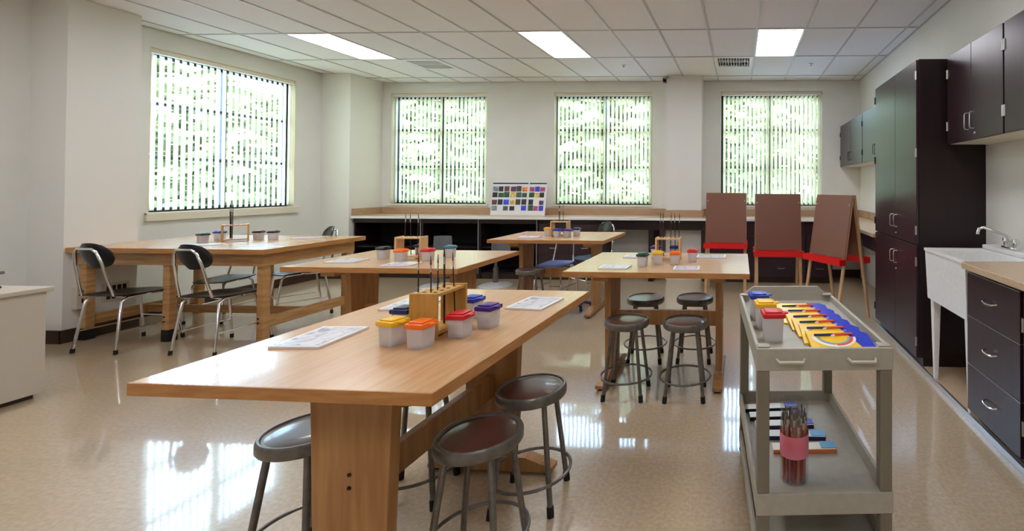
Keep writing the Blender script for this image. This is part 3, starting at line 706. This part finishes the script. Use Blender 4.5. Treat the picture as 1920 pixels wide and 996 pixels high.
# poster board on the back counter
t = empty('display_board', (-3.31, 6.76, .899), 0, 'folded white display board with small pictures on the back counter', 'poster')
def panel(x0, x1, rz, px):
    p = MB().box(0, x1-x0, -.004, .004, 0, .50).build('panel', 'paper', t, loc=(px, 0, 0)); p.rotation_euler = (math.radians(-9), 0, rz)
    w = x1-x0
    MB().box(.008, w-.008, -.006, -.004, .472, .492).build('header_strip', 'navy', p)
    return p, w
random.seed(3)
pal = [srgb(200, 110, 40), srgb(40, 40, 44), srgb(90, 50, 40), srgb(60, 80, 60), srgb(40, 60, 180), srgb(150, 60, 90), srgb(30, 70, 40), srgb(110, 120, 130), srgb(190, 160, 90), srgb(24, 26, 40), srgb(70, 40, 70)]
pm = [mat('picture_print_%s' % 'abcdefghijk'[i], c, .4, col2=tuple(min(1, v*1.8+.01) for v in c[:3])+(1,), scale=24, contrast=(.45, .6)) for i, c in enumerate(pal)]
pa, wa = panel(0, .545, .06, -.42); pb, wb_ = panel(0, .285, -.10, .135)
for p, w, cols in ((pa, wa, 6), (pb, wb_, 3)):
    cw = (w-.03)/cols
    for i in range(cols):
        gap = .012 if cols == 6 and i >= 3 else 0
        for (z0, n) in ((.27, 2), (.07, 2)):
            for j in range(n):
                if random.random() < .1: continue
                hh = random.uniform(.065, .084)
                xx = .012+cw*i+gap*.8
                MB().box(xx, xx+cw*random.uniform(.8, .97), -.006, -.004, z0+j*.088, z0+j*.088+hh).build('picture', random.choice(pm), p)

# ---------------------------------------------------------------- white desk on the left
t = empty('desk', (0, 0, 0), 0, 'plain pale grey desk at the left edge of the picture', 'desk')
MB().box(-5.9, -4.40, 1.55, 2.765, .03, .665, .003).build('body', 'desk', t)
MB().box(-5.92, -4.378, 1.53, 2.785, .665, .692, .004).build('desktop', 'desk', t)
MB().box(-5.87, -4.43, 1.58, 2.735, 0, .03).build('plinth', 'base', t)
t = empty('hole_punch', (-4.66, 2.64, .692), .3, 'small dark hole punch on the pale grey desk', 'hole punch')
MB().box(-.06, .06, -.06, .06, 0, .012, .003).box(-.035, .035, -.03, .03, .012, .05, .004).build('base', 'black', t)
MB().box(-.08, .08, -.02, .02, -.008, .010, .004, mx=Matrix.Translation((.03, 0, .098)) @ Matrix.Rotation(-.05, 4, 'Y')).build('lever', 'stoolmetal', t)
MB().box(-.012, .012, -.012, .012, .05, .095).build('punch_post', 'stoolmetal', t)

# ---------------------------------------------------------------- things on the tables
def rack(x, y, z, rz, lab, m='rack'):
    """long side along local y, 0.19 long"""
    t = empty('brush_rack', (x, y, z), rz, lab, 'brush rack', 'wooden brush racks')
    for yy in (-.092, .080): MB().box(-.05, .05, yy, yy+.012, 0, .162, .0015).build('end_board', m, t)
    b = MB().box(-.04, .04, -.08, .08, .010, .022).build('base_shelf', m, t)
    top = MB().box(-.046, .046, -.08, .08, .148, .158).build('top_shelf', m, t)
    for k in range(4):
        for q in (-1, 1): MB().lathe([(0, 0), (.007, 0), (.007, .0006), (0, .0006)], 10, (q*.02, -.055+k*.037, .158)).build('hole', 'mesh_dark', top)
    return t
def brush(x, y, z, tilt, az, L, m, lab, group, r=.0032, name='paintbrush'):
    b = empty(name, (x, y, z), 0, lab, 'paintbrush', group)
    b.rotation_euler = (0, tilt, az)
    MB().tube([(0, 0, 0), (0, 0, L*.3), (0, 0, L*.78)], r*1.1, 8, r2=r*.95).build('handle', m, b, smooth=True)
    MB().tube([(0, 0, L*.78), (0, 0, L*.88)], r*1.15, 8).build('ferrule', 'ferrule', b, smooth=True)
    MB().tube([(0, 0, L*.88), (0, 0, L*.94), (0, 0, L)], r*1.2, 8, r2=r*.4).build('bristles', 'bristle', b, smooth=True)
    return b
pot_proto = {}
def pot(x, y, z, rz, col, lab, w=.067, h=.074):
    t = empty('paint_pot', (x, y, z), rz, lab, 'paint pot', 'clear paint pots with coloured lids')
    key = (col, w, h)
    if key in pot_proto:
        for ch in pot_proto[key].children:
            c = ch.copy(); C.objects.link(c); c.parent = t
            for g in ch.children: d = g.copy(); C.objects.link(d); d.parent = c
        return t
    b = MB(); n = []
    def rr(hw, zz, k=.28):
        q = []
        for sx, sy in ((1, 1), (-1, 1), (-1, -1), (1, -1)):
            pts = [(hw, hw*(1-k)), (hw*(1-k*.3), hw*(1-k*.3)), (hw*(1-k), hw)]
            if sx*sy < 0: pts = pts[::-1]
            for a, c in pts: q.append(b.bm.verts.new((sx*a, sy*c, zz)))
        return q
    A = [rr(w*.43, 0), rr(w*.44, .004), rr(w*.48, h), rr(w*.455, h), rr(w*.41, .006)]
    for p, q in zip(A, A[1:]):
        for i in range(12): b.bm.faces.new((p[i], p[(i+1) % 12], q[(i+1) % 12], q[i]))
    b.bm.faces.new(A[0][::-1]); b.bm.faces.new(A[-1])
    b.build('cup', 'pot', t, smooth=True)
    MB().box(-w*.36, w*.36, -w*.36, w*.36, .007, h*.3, .004).build('paint_fill', 'paper', t)
    lid = MB().box(-w*.54, w*.54, -w*.54, w*.54, h-.008, h+.010, .005).box(-w*.40, w*.40, -w*.40, w*.40, h+.010, h+.015, .002).box(w*.5, w*.74, -w*.16, w*.16, h+.002, h+.008, .002).build('lid', col, t, smooth=True)
    pot_proto[key] = t
    return t
def sheet(x, y, z, rz, sx, sy, lab, m='print', th=.008, name='picture_tile'):
    t = empty(name, (x, y, z), rz, lab, 'art board', 'thin picture boards lying on the tables')
    MB().box(-sx/2, sx/2, -sy/2, sy/2, 0, th, .001).build('board', 'paper', t)
    MB().box(-sx/2+.012, sx/2-.012, -sy/2+.012, sy/2-.012, th, th+.0006).build('print', m, t)
    return t
T = .8052
# nearest table
rack(-1.112, 1.675, T, 0, 'wooden brush rack on the nearest table with tall dark brushes')
ordw = iter(['leftmost', 'second from left', 'middle', 'thickest', 'rightmost'])
for (bx_, by, ti, az, L, r) in ((-1.155, 1.62, .0, 0, .275, .0022), (-1.105, 1.62, .02, PI, .265, .0022), (-1.11, 1.66, .0, 0, .265, .0022), (-1.11, 1.70, .01, PI, .285, .0034), (-1.09, 1.735, .05, PI, .262, .0022)):
    brush(bx_, by, T+.024, ti, az, L, 'brush2', '%s tall dark brush in the rack on the nearest table' % next(ordw), 'brushes in the nearest rack', r)
for px_, py_, c, lab in ((-1.185, 1.54, 'lidyellow', 'paint pot with yellow lid on the nearest table'), (-1.072, 1.52, 'lidorange', 'paint pot with orange lid in front of the nearest rack'),
                         (-1.005, 1.63, 'lidred', 'paint pot with red lid on the nearest table beside the rack'), (-.965, 1.745, 'lidpurple', 'paint pot with purple lid on the nearest table'),
                         (-1.255, 1.69, 'lidnavy', 'paint pot with navy lid left of the nearest rack'), (-1.10, 1.865, 'lidblue', 'paint pot with blue lid behind the nearest rack')):
    pot(px_, py_, T, random.uniform(-.25, .1), c, lab)
sheet(-1.48, 1.585, T, .05, .17, .22, 'pale picture board at the left of the nearest table')
sheet(-.935, 2.09, T, -.1, .17, .21, 'pale picture board near the far right corner of the nearest table')
sheet(-1.48, 2.05, T, .05, .17, .22, 'pale picture board at the far left of the nearest table')
# middle left table
rack(-2.43, 3.33, T, PI/2+.12, 'pale wooden brush rack on the middle left table', 'rackpale')
ordw = iter(['left', 'middle', 'right'])
for (bx_, by, az) in ((-2.50, 3.35, 0), (-2.44, 3.34, PI), (-2.38, 3.32, 0)):
    brush(bx_, by, T+.024, .03, az, .31, 'brush', '%s dark brush in the rack on the middle left table' % next(ordw), 'brushes in the middle left rack', .0026)
for px_, py_, c, lab in ((-2.62, 3.30, 'lidblack', 'paint pot with black lid on the middle left table'), (-2.41, 3.20, 'lidorange', 'paint pot with orange lid on the middle left table'),
                         (-2.45, 3.46, 'lidnavy', 'paint pot with navy lid behind the middle left rack'), (-2.24, 3.24, 'lidred', 'paint pot with red lid on the middle left table'),
                         (-2.18, 3.40, 'lidteal', 'paint pot with teal lid on the middle left table')):
    pot(px_, py_, T, random.uniform(-.2, .2), c, lab)
sheet(-2.78, 3.17, T, .1, .20, .16, 'pale picture board at the left of the middle left table')
sheet(-2.30, 3.06, T, .05, .19, .15, 'pale glossy board in front of the middle left rack')
# table by the easels
rack(-.53, 3.42, T, PI/2, 'pale wooden brush rack on the table by the easels', 'rackpale')
ordw = iter(['leftmost', 'second from left', 'middle', 'fourth from left', 'rightmost'])
for (bx_, by, az) in ((-.60, 3.43, 0), (-.565, 3.41, PI), (-.52, 3.44, 0), (-.48, 3.42, PI), (-.455, 3.41, 0)):
    brush(bx_, by, T+.024, .02, az, .32, 'brush', '%s dark red brush in the rack by the easels' % next(ordw), 'brushes in the rack by the easels', .0028)
for px_, py_, c, lab in ((-.66, 3.12, 'lidgreen', 'paint pot with dark green lid on the table by the easels'), (-.575, 3.22, 'lidyellow', 'paint pot with yellow lid on the table by the easels'),
                         (-.455, 3.21, 'lidorange', 'paint pot with orange lid on the table by the easels'), (-.345, 3.33, 'lidred', 'paint pot with red lid on the table by the easels'),
                         (-.64, 3.50, 'lidpurple', 'paint pot with purple lid behind the rack by the easels'), (-.50, 3.53, 'lidblue', 'paint pot with blue lid behind the rack by the easels')):
    pot(px_, py_, T, random.uniform(-.2, .2), c, lab)
sheet(-.83, 3.05, T, -.03, .19, .14, 'pale board at the front left of the table by the easels')
sheet(-.35, 3.03, T, .05, .17, .13, 'pale picture board at the front right of the table by the easels')
sheet(-.22, 3.55, T, .0, .22, .15, 'pale picture board at the far right of the table by the easels')
sheet(-.82, 3.50, T, .0, .12, .10, 'small pale board at the back left of the table by the easels')
# table nearest the back counter
rack(-1.93, 4.90, T, PI/2, 'pale wooden brush rack on the table nearest the back counter', 'rackpale')
ordw = iter(['left', 'right', 'middle'])
for (bx_, by, az) in ((-1.95, 4.90, 0), (-1.90, 4.91, PI), (-1.93, 4.89, PI)):
    brush(bx_, by, T+.024, .02, az, .31, 'brush', '%s dark brush in the rack nearest the back counter' % next(ordw), 'brushes in the rack nearest the back counter', .003)
for px_, py_, c, lab in ((-2.08, 4.93, 'lidyellow', 'paint pot with yellow lid on the table nearest the back counter'), (-1.92, 4.79, 'lidblue', 'paint pot with blue lid before the rack nearest the back counter'),
                         (-1.81, 4.79, 'lidpurple', 'paint pot with purple lid on the table nearest the back counter'), (-1.76, 4.92, 'lidnavy', 'paint pot with navy lid on the table nearest the back counter')):
    pot(px_, py_, T, random.uniform(-.2, .2), c, lab)
sheet(-2.2, 4.75, T, .1, .2, .15, 'pale picture board on the table nearest the back counter')
# workbench
rack(-4.81, 4.22, T, -.75, 'wooden brush rack on the long workbench')
ordw = iter(['left', 'thick middle', 'right'])
for (bx_, by, az, mm, r) in ((-4.90, 4.26, 0, 'brush', .003), (-4.86, 4.22, PI, 'brush2', .005), (-4.82, 4.20, 0, 'brush', .003)):
    brush(bx_, by, T+.024, .02, az, .33, mm, '%s dark brush in the rack on the workbench' % next(ordw), 'brushes in the workbench rack', r)
for px_, py_, c, lab in ((-5.06, 4.30, 'lidblue', 'paint pot with blue lid on the workbench'), (-4.99, 4.10, 'lidgreen', 'paint pot with dark green lid on the workbench'),
                         (-4.73, 4.36, 'lidmaroon', 'paint pot with maroon lid on the workbench'), (-4.58, 4.36, 'lidblack', 'paint pot with black lid on the workbench')):
    pot(px_, py_, T, random.uniform(-.2, .2), c, lab)
sheet(-4.36, 4.50, T, .2, .22, .16, 'pale picture board at the right of the workbench')
sheet(-4.75, 3.93, T, .3, .2, .14, 'pale picture board in front of the workbench rack')

# ---------------------------------------------------------------- utility cart
cx_, cy_, ca = .262, 1.995, -.075*-1
t = empty('utility_cart', (cx_, cy_, 0), .075, 'grey plastic utility cart with three shelves in the right foreground', 'cart')
cw, cl = .235, .40
def cart_shelf(z0, z1, name, lip=.03, lab=None):
    b = MB()
    b.box(-cw+.012, cw-.012, -cl+.012, cl-.012, z0+.012, z0+.024)
    b.box(-cw, cw, -cl, -cl+.016, z0, z1, .003).box(-cw, cw, cl-.016, cl, z0, z1, .003)
    b.box(-cw, -cw+.014, -cl+.016, cl-.016, z0, z1, .003).box(cw-.014, cw, -cl+.016, cl-.016, z0, z1, .003)
    return b.build(name, 'cart', t)
tsh = cart_shelf(.722, .798, 'top_shelf')
MB().box(-cw+.014, cw-.014, -cl+.016, cl-.016, .750, .768).build('tray_floor', 'cart', tsh)
for xx in (-.12, .125):
    MB().tube([(xx-.048, -cl, .762), (xx-.040, -cl-.020, .758), (xx+.040, -cl-.020, .758), (xx+.048, -cl, .762)], .0055, 8).build('grip', 'desk', tsh)
MB().prism([(-cw+.02, .798), (cw-.02, .798), (cw-.07, .838), (-cw+.07, .838)], 'y', cl-.016, cl-.002).build('raised_back', 'cart', tsh)
for sx in (-1, 1):
    for sy in (-1, 1): MB().box(sx*(cw-.026)-.022, sx*(cw-.026)+.022, sy*(cl-.026)-.018, sy*(cl-.026)+.018, .798, .804, .003).build('corner_pad', 'cart', tsh)
cart_shelf(.235, .308, 'middle_shelf')
cart_shelf(.055, .125, 'bottom_shelf')
for sx in (-1, 1):
    for sy in (-1, 1):
        x, y = sx*(cw-.024), sy*(cl-.024)
        for z0, z1 in ((.125, .235), (.308, .722)):
            MB().box(x-.021, x+.021, y-.021, y+.021, z0, z1, .004).build('leg', 'cartleg', t)
        MB().lathe([(0, -.011), (.022, -.011), (.025, 0), (.022, .011), (0, .011)], 16, mx=Matrix.Translation((x, y, .025)) @ Matrix.Rotation(PI/2, 4, 'X')).build('caster', 'blackrub', t)
def on_cart(x, y, z):
    c, s = math.cos(.075), math.sin(.075); return (cx_+x*c-y*s, cy_+x*s+y*c, z)
for (x, y, c, lab) in ((-.155, -.22, 'lidred', 'paint pot with red lid on the utility cart'), (-.165, -.07, 'lidyellow', 'paint pot with yellow lid on the utility cart'), (-.175, .07, 'lidblue', 'paint pot with blue lid on the utility cart')):
    pot(*on_cart(x, y, .7685), .1, c, lab, w=.078, h=.098)
# card packs with arc design
def arc(b, cx, cy, r0, r1, a0, a1, z, n=14):
    V = [(b.bm.verts.new((cx+r0*math.cos(a0+(a1-a0)*i/n), cy+r0*math.sin(a0+(a1-a0)*i/n), z)), b.bm.verts.new((cx+r1*math.cos(a0+(a1-a0)*i/n), cy+r1*math.sin(a0+(a1-a0)*i/n), z))) for i in range(n+1)]
    for p, q in zip(V, V[1:]): b.bm.faces.new((p[0], p[1], q[1], q[0]))
    return b
def make_pack():
    p = empty('paint_set_pack', (0, 0, 0), 0, 'x', 'paint set', 'yellow and blue paint set packs on the cart')
    MB().box(-.115, .085, -.085, .085, 0, .008, .001).build('card', 'packyellow', p)
    h = .0086
    MB().prism([(.075, -.085), (.115, -.085), (.115, .06), (.09, .085), (.03, .085)], 'z', .0, h).build('blue_flap', 'packblue', p)
    b = MB(); arc(b, -.02, .03, .066, .082, PI, 2*PI, h+.0006); b.build('white_band', 'packwhite', p)
    b = MB(); arc(b, -.02, .03, .052, .060, PI, 2*PI, h+.0008); b.build('blue_band', 'packcyan', p)
    b = MB(); arc(b, -.02, .03, .060, .072, 1.5*PI, 2*PI, h+.0012); b.build('red_band', 'packred', p)
    MB().tube([(-.09, .035, h+.005), (-.02, .04, h+.005)], .0045, 8).build('dark_brush', 'lidnavy', p)
    MB().tube([(-.02, .04, h+.005), (.055, .048, h+.005)], .0045, 8).build('red_brush', 'packred', p)
    MB().lathe([(0, 0), (.010, 0), (.008, .006), (0, .007)], 12, (-.02, .04, h)).build('white_cap', 'packwhite', p)
    return p
pk = make_pack(); M0 = (.075, -.285, .7705)
words = ['frontmost yellow and blue paint set pack on the cart', 'second yellow and blue paint set pack from the cart front', 'third yellow and blue paint set pack from the cart front', 'fourth yellow and blue paint set pack from the cart front', 'fifth yellow and blue paint set pack from the cart front', 'rearmost yellow and blue paint set pack on the cart']
alts = ['packred', 'packblue', 'packyellow', 'lidblue', 'packcyan', 'packwhite']
for i in range(6):
    q = pk if i == 0 else dup(pk)
    q.location = on_cart(.085-.010*i, -.285+i*.083, .772+.006)
    q.rotation_euler = (math.radians(7), 0, .075+random.uniform(-.06, .06)-.05); q['label'] = words[i]
# brush tub on the middle shelf
zt_ = .2595
tx_, ty_, _ = on_cart(-.075, -.235, 0)
tub = empty('brush_tub', (tx_, ty_, zt_), 0, 'clear plastic tub of paintbrushes with pink label on the cart middle shelf', 'tub')
MB().lathe([(0, 0), (.053, 0), (.053, .285), (.0515, .285), (.0515, .003), (0, .003)], 36).build('cylinder', 'clear', tub, smooth=True)
MB().lathe([(.0536, .095), (.0536, .175), (.0532, .175), (.0532, .095), (.0536, .095)], 36).build('label_band', 'pink', tub, smooth=True)
random.seed(5)
for k in range(26):
    a = k*2.4; r = .008+.036*math.sqrt(k/26)
    L = random.uniform(.225, .262)
    brush(tx_+r*math.cos(a), ty_+r*math.sin(a), zt_+.004, .02, a, L, random.choice(['orangeh', 'redh', 'orangeh', 'redh']), 'short red handled brush standing in the clear tub on the cart', 'brushes in the clear tub', .0036)
# flat packages on the middle shelf
for i, (x, y, a, c1, c2, lab) in enumerate([(-.12, .30, .05, 'packwhite', 'mesh_dark', 'rearmost white and black packet on the cart middle shelf'), (-.10, .22, .03, 'packwhite', 'mesh_dark', 'second white and black packet from the back of the cart middle shelf'),
        (-.08, .14, .02, 'packwhite', 'navy', 'third white and dark packet from the back of the cart middle shelf'), (-.05, .05, -.05, 'paper', 'navy', 'clear wrapped packet in the middle of the cart middle shelf'), (-.03, -.05, .0, 'packwhite', 'orangeh', 'white and orange packet just behind the brush tub')]):
    p = empty('craft_packet', on_cart(x, y, .2598), .075+a, lab, 'packet', 'flat packets on the cart middle shelf')
    MB().box(-.10, .16, -.028, .028, 0, .014, .003).build('packet_body', c1, p)
    MB().box(-.10, .16, -.034, -.0285, 0, .016, .001).build('dark_edge', c2, p)
    MB().box(.10, .162, -.02, .026, .0145, .0165).build('blue_sticker', 'packblue' if i < 3 else 'packcyan', p)
